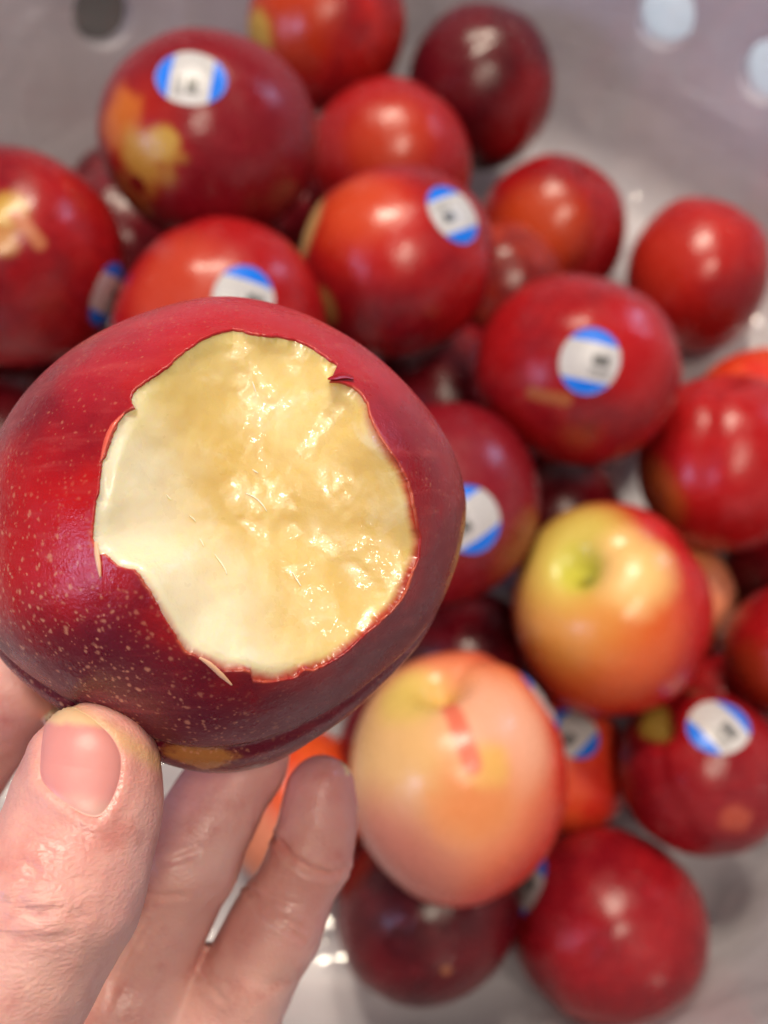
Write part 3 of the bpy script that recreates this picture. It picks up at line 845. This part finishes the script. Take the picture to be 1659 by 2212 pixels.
def flesh_mat():
    t = NT('nectarine_flesh')
    p = t.coords(1.0 / HR)
    pale = t.n('ShaderNodeAttribute', attribute_name='pale').outputs['Fac']
    edge = t.n('ShaderNodeAttribute', attribute_name='edge').outputs['Fac']
    c = t.mix(t.ss(t.noise(p, 2.4, 4), .3, .7), srgb(218, 186, 112), srgb(226, 204, 140))
    c = t.mix(t.ss(t.noise(p, 5, 4, .6, .6), .50, .72, 0, .6), c, srgb(230, 214, 172))
    c = t.mix(t.math('MULTIPLY', pale, .8), c, srgb(234, 226, 204))
    # flesh under the skin is tinted orange-red
    e = t.math('ADD', edge, t.math('MULTIPLY', t.math('SUBTRACT', t.noise(p, 9, 4), .5), .05))
    tint = t.ss(t.dot(p, unit((.75, -.5, .45))), .2, .8, .0, 1.0)
    c = t.mix(t.math('MULTIPLY', t.ss(e, .0, .06, 1, 0), tint), c, srgb(186, 58, 36))
    t.put(t.b.inputs['Base Color'], c)
    t.b.inputs['Subsurface Weight'].default_value = .75
    t.b.inputs['Subsurface Radius'].default_value = (.0060, .0042, .0018)
    t.b.inputs['Subsurface Scale'].default_value = 1.0
    t.put(t.b.inputs['Roughness'], t.ss(t.noise(p, 8, 3), .35, .65, .26, .45))
    t.put(t.b.inputs['Coat Weight'], t.ss(t.noise(p, 6, 3), .42, .60, .20, .55))
    t.b.inputs['Coat Roughness'].default_value = .09
    # juice stands in small beads on the pulp: domes in the wet coat only
    h = 0.0
    for scl, keep in ((58, .85), (92, .80)):
        vn = t.n('ShaderNodeTexVoronoi'); t.l(p, vn.inputs['Vector']); vn.inputs['Scale'].default_value = scl
        sx = t.n('ShaderNodeSeparateColor'); t.l(vn.outputs['Color'], sx.inputs[0])
        dome = t.math('MULTIPLY', t.ss(vn.outputs['Distance'], .05, .48, 58 / scl, 0), t.math('GREATER_THAN', sx.outputs[0], 1 - keep))
        h = dome if h == 0.0 else t.math('ADD', h, dome)
    t.l(t.bump(t.noise(p, 24, 4, .6), .11, .0008), t.b.inputs['Normal'])
    t.l(t.bump(h, 1.0, .00030, t.bump(t.noise(p, 26, 2), .10, .0010)), t.b.inputs['Coat Normal'])
    return t.m
build_held()

# ------------------------------------------------------------------ the hand
def surface_nets(D, origin, h):
    s = D < 0
    nx, ny, nz = D.shape
    cell = np.zeros((nx - 1, ny - 1, nz - 1), np.int8)
    for dx in (0, 1):
        for dy in (0, 1):
            for dz in (0, 1):
                cell += s[dx:nx - 1 + dx, dy:ny - 1 + dy, dz:nz - 1 + dz]
    act = (cell > 0) & (cell < 8)
    idx = -np.ones(cell.shape, np.int64)
    I = np.argwhere(act); idx[act] = np.arange(len(I))
    acc = np.zeros((len(I), 3)); cnt = np.zeros(len(I))
    offs = [(a, b, c) for a in (0, 1) for b in (0, 1) for c in (0, 1)]
    val = {o: D[I[:, 0] + o[0], I[:, 1] + o[1], I[:, 2] + o[2]] for o in offs}
    for o in offs:
        for ax in range(3):
            if o[ax] == 0:
                q = list(o); q[ax] = 1; q = tuple(q)
                a, b = val[o], val[q]; m = (a < 0) != (b < 0)
                t = np.where(m, a / np.where(m, a - b, 1), 0)
                pnt = np.array(o, float)[None].repeat(len(I), 0); pnt[:, ax] = t
                acc[m] += pnt[m]; cnt[m] += 1
    V = (I + acc / cnt[:, None]) * h + origin
    Fs = []
    for ax in range(3):
        b, c = [(1, 2), (2, 0), (0, 1)][ax]
        sl0 = [slice(1, -1)] * 3; sl1 = [slice(1, -1)] * 3
        sl0[ax] = slice(0, -1); sl1[ax] = slice(1, None)
        a0 = s[tuple(sl0)]; a1 = s[tuple(sl1)]
        E = np.argwhere(a0 != a1)
        st = np.ones(3, int); st[ax] = 0
        G = E + st
        def ci(db, dc):
            g = G.copy(); g[:, b] -= db; g[:, c] -= dc
            return idx[g[:, 0], g[:, 1], g[:, 2]]
        quad = np.stack([ci(1, 1), ci(0, 1), ci(0, 0), ci(1, 0)], -1)
        inv = ~a0[E[:, 0], E[:, 1], E[:, 2]]
        quad[inv] = quad[inv][:, ::-1]
        Fs.append(quad)
    return V, np.concatenate(Fs)

def smin(a, b, k):
    h = np.clip(.5 + .5 * (b - a) / k, 0, 1)
    return b + (a - b) * h - k * h * (1 - h)
# chains: (u, v, depth, radius mm)
CH = {
 'thumb': [(206, 1642, .1335, 7.7), (196, 1700, .1330, 8.5), (178, 1790, .1315, 8.9), (118, 1930, .1285, 10.2), (20, 2080, .128, 11.0), (-140, 2260, .133, 13.0), (-190, 2480, .150, 16.0)],
 'index': [(205, 1335, .186, 6.6), (30, 1482, .1705, 7.9), (-165, 1775, .176, 8.8), (-120, 2300, .186, 10.5)],
 'middle': [(330, 1440, .203, 6.8), (240, 1610, .205, 7.6), (130, 1890, .196, 9.0), (60, 2330, .190, 10.6)],
 'ring': [(590, 1480, .193, 6.5), (520, 1640, .1735, 7.6), (400, 1860, .168, 8.7), (255, 2170, .172, 10.0)],
 'pinky': [(692, 1704, .171, 5.55), (688, 1770, .1705, 6.1), (672, 1850, .1705, 6.5), (596, 2000, .1700, 7.7), (450, 2260, .173, 9.6)],
}
PALM = [[(255, 2170, .172, 10), (120, 2500, .180, 13), (60, 2800, .186, 17)], [(450, 2260, .173, 9.6), (330, 2500, .180, 13), (160, 2800, .188, 17)],
        [(60, 2330, .188, 10.6), (60, 2560, .184, 14)], [(-120, 2300, .186, 10.5), (-40, 2560, .182, 15), (60, 2850, .186, 18)], [(-190, 2480, .150, 16), (0, 2760, .176, 19)],
        [(255, 2170, .172, 9.0), (450, 2260, .173, 9.0)], [(60, 2330, .188, 9.5), (255, 2200, .174, 9.5)]]
def chain_sdf(P, ch, k=.003):
    D = None
    for (a, b) in zip(ch[:-1], ch[1:]):
        A = px(*a[:3]); B = px(*b[:3]); ra, rb = a[3] / 1000, b[3] / 1000
        ab = (B - A).astype(np.float32); A = A.astype(np.float32)
        pa = P - A
        t = np.clip((pa @ ab) / (ab @ ab), 0, 1)
        d = np.linalg.norm(pa - t[..., None] * ab, axis=-1) - (ra + (rb - ra) * t)
        D = d if D is None else smin(D, d, k)
    return D
def hand_sdf(P):
    palm = None
    for c in PALM:
        d = chain_sdf(P, c, .006); palm = d if palm is None else smin(palm, d, .009)
    D = None
    for nm in ('index', 'middle', 'ring', 'pinky'):
        d = chain_sdf(P, CH[nm], .0025)
        D = d if D is None else smin(D, d, .0007)
    D = smin(D, palm, .0045)
    th = chain_sdf(P, CH['thumb'], .004)
    return smin(D, th, .0012)

NAIL = [(112, 1520), (150, 1521), (200, 1548), (246, 1592), (266, 1634), (263, 1680), (245, 1730), (216, 1772), (170, 1757), (120, 1722), (82, 1684), (84, 1625), (94, 1560)]
def poly_sd(poly, U):
    """signed distance (frame units), negative inside"""
    poly = np.array(poly, float); n = len(poly)
    d = np.full(len(U), 1e9); ins = np.zeros(len(U), bool)
    for i in range(n):
        a = poly[i]; b = poly[(i + 1) % n]; e = b - a; w = U - a
        t = np.clip((w @ e) / (e @ e), 0, 1)
        d = np.minimum(d, np.linalg.norm(w - t[:, None] * e, axis=1))
        cnd = (a[1] > U[:, 1]) != (b[1] > U[:, 1])
        xx = (b[0] - a[0]) * (U[:, 1] - a[1]) / (b[1] - a[1] + 1e-12) + a[0]
        ins ^= cnd & (U[:, 0] < xx)
    return np.where(ins, -d, d)
def line_d(line, U):
    line = np.array(line, float); d = np.full(len(U), 1e9)
    for a, b in zip(line[:-1], line[1:]):
        e = b - a; w = U - a; t = np.clip((w @ e) / (e @ e), 0, 1)
        d = np.minimum(d, np.linalg.norm(w - t[:, None] * e, axis=1))
    return d
def z2(p): return (p[0] * .5, p[1] * .5 + 1382.6)
CREASES = [  # study-crop lines, width (frame units), depth (mm)
 ([(150, 990), (130, 1040), (60, 1110), (110, 1170), (190, 1180)], 8, .55),
 ([(60, 960), (110, 940), (150, 990)], 7, .30), ([(0, 1130), (90, 1180), (170, 1185), (260, 1150)], 8, .50),
 ([(0, 1200), (110, 1215), (230, 1205), (380, 1180)], 7, .30), ([(20, 880), (90, 860), (200, 900), (240, 950)], 6, .25), ([(100, 960), (180, 1010), (200, 1060)], 6, .28),
 ([(60, 1040), (100, 1000), (120, 960)], 5, .25), ([(0, 1290), (150, 1300), (330, 1270)], 7, .22), ([(60, 800), (160, 850), (260, 880)], 6, .18),
 ([(1195, 860), (1260, 940), (1340, 1000), (1440, 1015), (1495, 990)], 8, .65),
 ([(1080, 1100), (1130, 1170), (1210, 1230), (1300, 1290)], 7, .45), ([(1050, 1050), (1130, 1130), (1200, 1190), (1330, 1260)], 6, .35),
 ([(850, 1430), (910, 1500), (970, 1560)], 7, .4), ([(640, 1200), (560, 1330), (490, 1480), (470, 1590)], 7, .40), ([(640, 1300), (560, 1400), (500, 1530)], 6, .28),
 ([(700, 1200), (560, 1370)], 5, .2), ([(700, 960), (760, 950), (850, 920)], 8, .3), ([(620, 1090), (700, 1110), (800, 1100)], 8, .3),
 ([(1070, 1080), (1180, 1120), (1300, 1150)], 6, .2),
]
def build_hand():
    h = .00062
    pts = [px(*c[:3]) for ch in list(CH.values()) + PALM for c in ch]
    rad = [c[3] / 1000 for ch in list(CH.values()) + PALM for c in ch]
    lo = np.min([p - r for p, r in zip(pts, rad)], axis=0) - .004
    hi = np.max([p + r for p, r in zip(pts, rad)], axis=0) + .004
    # coarse pass to find the cells worth refining is skipped: evaluate slab by slab
    n = np.ceil((hi - lo) / h).astype(int) + 1
    D = np.empty(tuple(n), np.float32)
    ys = lo[1] + h * np.arange(n[1]); zs = lo[2] + h * np.arange(n[2])
    hc = h * 4
    # coarse distance, linear-upsampled, decides where the fine one is needed
    nc = np.ceil((hi - lo) / hc).astype(int) + 2
    gx, gy, gz = [lo[i] + hc * np.arange(nc[i]) for i in range(3)]
    Pc = np.stack(np.meshgrid(gx, gy, gz, indexing='ij'), -1).astype(np.float32)
    Dc = hand_sdf(Pc.reshape(-1, 3)).reshape(tuple(nc))
    ii = [np.minimum(np.round(np.arange(n[i]) / 4).astype(int), nc[i] - 1) for i in range(3)]
    D = Dc[np.ix_(*ii)].astype(np.float32)
    need = np.abs(D) < hc * 1.6
    J = np.argwhere(need)
    for s in range(0, len(J), 400000):
        j = J[s:s + 400000]
        D[j[:, 0], j[:, 1], j[:, 2]] = hand_sdf((lo + j * h).astype(np.float32))
    V, Fq = surface_nets(D, lo, h)
    # relax the net, keep it on the surface
    e = .0004
    for it in range(3):
        d = hand_sdf(V.astype(np.float32)).astype(float)
        g = np.stack([hand_sdf((V + np.eye(3)[k] * e).astype(np.float32)) - hand_sdf((V - np.eye(3)[k] * e).astype(np.float32)) for k in range(3)], -1).astype(float)
        g = unit(g); V = V - g * d[:, None]
        if it < 2:
            S = np.zeros_like(V); C = np.zeros(len(V))
            for a in range(4):
                for b in (1, 3):
                    np.add.at(S, Fq[:, a], V[Fq[:, (a + b) % 4]]); np.add.at(C, Fq[:, a], 1)
            V = V * .4 + .6 * S / np.maximum(C, 1)[:, None]
    N = g
    U = np.stack([V[:, 0] / -V[:, 2] * F + 829.5, 1106 - V[:, 1] / -V[:, 2] * F], -1)
    front = (np.sum(N * -unit(V), 1) > .05)
    thumb_d = chain_sdf(V.astype(np.float32), CH['thumb'], .004)
    on_th = front & (thumb_d < .0015)
    disp = np.zeros(len(V))
    # soft irregularity and pads
    disp += .00035 * fbm(V, 120, 61, 2) + .00010 * vnoise(V, 420, 63)
    for q_, (line, w, dep) in enumerate(CREASES):
        if q_ < 9: dep *= .55; w *= 1.35
        fu = [z2(p) for p in line]
        wob = 3.0 * np.stack([vnoise(V, 300, 71), vnoise(V, 300, 72)], -1)
        d = line_d(fu, U + wob)
        ends = np.minimum(np.linalg.norm(U - np.array(fu[0]), axis=1), np.linalg.norm(U - np.array(fu[-1]), axis=1))
        m = np.exp(-(d / w) ** 2) * sstep(0, 22, ends + 6); m2 = np.exp(-(np.maximum(d - w * 1.7, 0) / (w * 1.1)) ** 2) * (d > w)
        near_th = np.mean([f_[0] for f_ in fu]) < 200 and np.mean([f_[1] for f_ in fu]) < 2060
        sel = on_th if near_th else front & (thumb_d > .0005)
        disp += np.where(sel, -dep * .0014 * m + dep * .00045 * m2, 0)
    # nail bed and folds
    sd = poly_sd(NAIL, U)
    bed = on_th & (sd < 60)
    inside = sstep(6, -10, sd)
    prox = sstep(1560, 1680, U[:, 1] - .35 * (U[:, 0] - 170))
    fold = np.exp(-((sd - 16) / 13) ** 2) * (.35 + .65 * prox)
    disp += np.where(bed, -.00055 * inside + .00022 * fold, 0)
    V = V + N * disp[:, None]
    # attributes for colour: finger pads and knuckles are redder
    tipd = np.min([np.linalg.norm(V - px(*c[:3]), axis=1) for c in (CH['pinky'][0], CH['pinky'][2], CH['thumb'][1], CH['index'][1], CH['ring'][1])], axis=0)
    pad = np.exp(-(tipd / .010) ** 2)
    kn = np.exp(-(np.linalg.norm((U - np.array([95, 1945])) * np.array([1.0, 1.0]), axis=1) / 95.0) ** 2) * on_th
    edge_tip = np.where(on_th, sstep(40, 0, np.abs(U[:, 1] - 1530 - .6 * (U[:, 0] - 150))) * sstep(20, -5, -sd), 0)
    # origin at the wrist
    org = px(60, 2800, .186)
    o = mesh_obj('hand', V - org, Fq, hand_mat(), None, col={'pad': pad, 'tip': np.clip(edge_tip, 0, 1), 'knuckle': kn})
    o.matrix_world = Matrix.Translation(to_world(org).tolist()) @ M3.to_4x4()
    tag(o, 'bare left hand holding the bitten nectarine between thumb and fingers', 'hand')
    # ---- thumbnail, a curved plate seated in its bed
    poly = np.array(NAIL, float)
    # smooth the outline
    cl = np.concatenate([poly, poly[:1]]); L = np.concatenate([[0], np.cumsum(np.linalg.norm(np.diff(cl, axis=0), axis=1))])
    s = np.linspace(0, L[-1], 120, endpoint=False)
    out = np.stack([np.interp(s, L, cl[:, 0]), np.interp(s, L, cl[:, 1])], -1)
    k = np.exp(-(np.arange(-9, 10) / 4.5) ** 2); k /= k.sum()
    for c_ in range(2):
        out[:, c_] = np.convolve(np.concatenate([out[-9:, c_], out[:, c_], out[:9, c_]]), k, 'valid')
    cen = out.mean(0); nr = 26
    verts = []; ua = []
    ax0 = unit(np.array([20.0, -210.0])); sd0 = np.array([-ax0[1], ax0[0]])
    for layer in (0, 1):
        for i in range(nr):
            q = i / (nr - 1)
            uv = cen + (out - cen) * q
            verts.append(np.stack([(uv[:, 0] - 829.5) / F, (1106 - uv[:, 1]) / F, -np.ones(120)], -1))
            al = uv - cen
            ua.append(np.stack([al @ sd0 / 100, al @ ax0 / 130, np.full(120, q)], -1))
    dd = unit(np.concatenate(verts)); ua = np.concatenate(ua); tt = np.full(len(dd), .10)
    for _ in range(40):
        tt = tt + .9 * hand_sdf((dd * tt[:, None]).astype(np.float32))
    verts = dd * tt[:, None]
    # outward normals for the whole plate at once
    vf = verts.astype(np.float32)
    gr = unit(np.stack([hand_sdf(vf + np.eye(3, dtype=np.float32)[a] * e) - hand_sdf(vf - np.eye(3, dtype=np.float32)[a] * e) for a in range(3)], -1).astype(float))
    half = nr * 120
    lift = np.empty(len(verts))
    lift[:half] = -.00020 + .00042 * (1 - ua[:half, 2] ** 8) + .00020 * np.clip(ua[:half, 1], 0, 1)
    lift[half:] = -.0009
    verts = verts + gr * lift[:, None]
    f1 = grid_faces(nr, 120); f2 = f1[:, ::-1] + half
    e_ = np.array([[(nr - 1) * 120 + j, (nr - 1) * 120 + (j + 1) % 120, half + (nr - 1) * 120 + (j + 1) % 120, half + (nr - 1) * 120 + j] for j in range(120)])
    # image-plane outline runs clockwise on screen -> flip
    fs = np.concatenate([f1[:, ::-1], f2[:, ::-1], e_])
    nl = mesh_obj('thumb_nail', verts - org, fs, nail_mat(), o, col={'along': ua[:, 1], 'across': ua[:, 0]})
    # ---- nail of the little finger, turned away to the right
    tip = px(*CH['pinky'][0][:3]); n0 = unit(np.array([.80, .10, -.55])); a0 = unit(tip - px(*CH['pinky'][2][:3])); a0 = unit(a0 - n0 * (a0 @ n0)); b0 = np.cross(n0, a0)
    g1, g2 = np.meshgrid(np.linspace(-1, 1, 21), np.linspace(-1, 1, 25), indexing='ij')
    rr_ = np.maximum(np.abs(g1), np.abs(g2)); q_ = (np.abs(g1) ** 4 + np.abs(g2) ** 4 + 1e-9) ** .25
    sx, sy = g1 * rr_ / q_ * .0040, g2 * rr_ / q_ * .0050
    st = tip + n0 * .012 + sx[..., None] * b0 + (sy[..., None] - .0002) * a0
    st = st.reshape(-1, 3); tt = np.zeros(len(st))
    for _ in range(40): tt = tt + .9 * hand_sdf((st - n0 * tt[:, None]).astype(np.float32))
    top = st - n0 * np.minimum(tt, .016)[:, None]
    ed = np.clip(rr_.ravel(), 0, 1)
    vv = np.concatenate([top + n0 * (.00035 * (1 - ed ** 6) + .0001)[:, None], top - n0 * .0006])
    ff = grid_faces(21, 25, False)
    bd_ = [i * 25 for i in range(21)] + [20 * 25 + j for j in range(1, 25)] + [i * 25 + 24 for i in range(19, -1, -1)] + [j for j in range(23, 0, -1)]
    sd_ = np.array([[bd_[k], bd_[(k + 1) % len(bd_)], bd_[(k + 1) % len(bd_)] + 525, bd_[k] + 525] for k in range(len(bd_))])
    mesh_obj('finger_nail', vv - org, np.concatenate([ff, ff[:, ::-1] + 525, sd_]), nl.data.materials[0], o, col={'along': np.tile(g2.ravel(), 2), 'across': np.tile(g1.ravel(), 2)})
    return o

def hand_mat():
    t = NT('skin')
    p = t.coords()
    c = t.mix(t.ss(t.noise(p, 55, 4), .3, .7), srgb(216, 156, 150), srgb(230, 182, 172))
    c = t.mix(t.ss(t.noise(p, 140, 4, .6), .48, .75, 0, .45), c, srgb(188, 96, 88))
    pad = t.n('ShaderNodeAttribute', attribute_name='pad').outputs['Fac']
    c = t.mix(t.math('MULTIPLY', pad, .55), c, srgb(204, 104, 98))
    tip = t.n('ShaderNodeAttribute', attribute_name='tip').outputs['Fac']
    c = t.mix(t.math('MULTIPLY', tip, .6), c, srgb(216, 176, 120))
    t.put(t.b.inputs['Base Color'], c)
    t.b.inputs['Subsurface Weight'].default_value = .35
    t.b.inputs['Subsurface Radius'].default_value = (.0045, .0016, .0008)
    t.put(t.b.inputs['Roughness'], t.ss(t.noise(p, 110, 3), .35, .7, .28, .50))
    # fine ridges and pores
    mp = t.n('ShaderNodeMapping'); t.l(p, mp.inputs[0]); mp.inputs['Rotation'].default_value = (0, 0, .5); mp.inputs['Scale'].default_value = (1, 2.2, 1)
    b = t.bump(t.noise(mp.outputs[0], 1000, 3), .26, .0004)
    b = t.bump(t.voro(p, 1100, 'Distance', 'DISTANCE_TO_EDGE'), .22, .0004, b)
    b = t.bump(t.noise(p, 200, 2), .10, .0010, b)
    # fine folds across the thumb knuckle
    mk = t.n('ShaderNodeMapping'); t.l(p, mk.inputs[0]); mk.inputs['Rotation'].default_value = (0, 0, math.radians(28)); mk.inputs['Scale'].default_value = (.35, 1.5, 1)
    fold = t.noise(mk.outputs[0], 420, 3, .6, 1.2)
    k_ = t.n('ShaderNodeAttribute', attribute_name='knuckle').outputs['Fac']
    b = t.bump(t.math('MULTIPLY', fold, k_), .42, .0014, b)
    t.l(b, t.b.inputs['Normal'])
    return t.m
def nail_mat():
    t = NT('nail'); p = t.coords()
    al = t.n('ShaderNodeAttribute', attribute_name='along').outputs['Fac']
    nz = t.math('MULTIPLY', t.math('SUBTRACT', t.noise(p, 240, 3), .5), .25)
    x = t.math('ADD', al, nz)
    c = t.mix(t.ss(x, -.95, -.45), srgb(228, 182, 172), srgb(214, 144, 142))
    c = t.mix(t.ss(x, .50, .66), c, srgb(226, 190, 152))
    t.put(t.b.inputs['Base Color'], c)
    t.b.inputs['Roughness'].default_value = .40
    t.b.inputs['Subsurface Weight'].default_value = .25
    t.b.inputs['Subsurface Radius'].default_value = (.003, .0012, .0008)
    t.l(t.bump(t.noise(p, 500, 2), .10, .0004), t.b.inputs['Normal'])
    return t.m
build_hand()
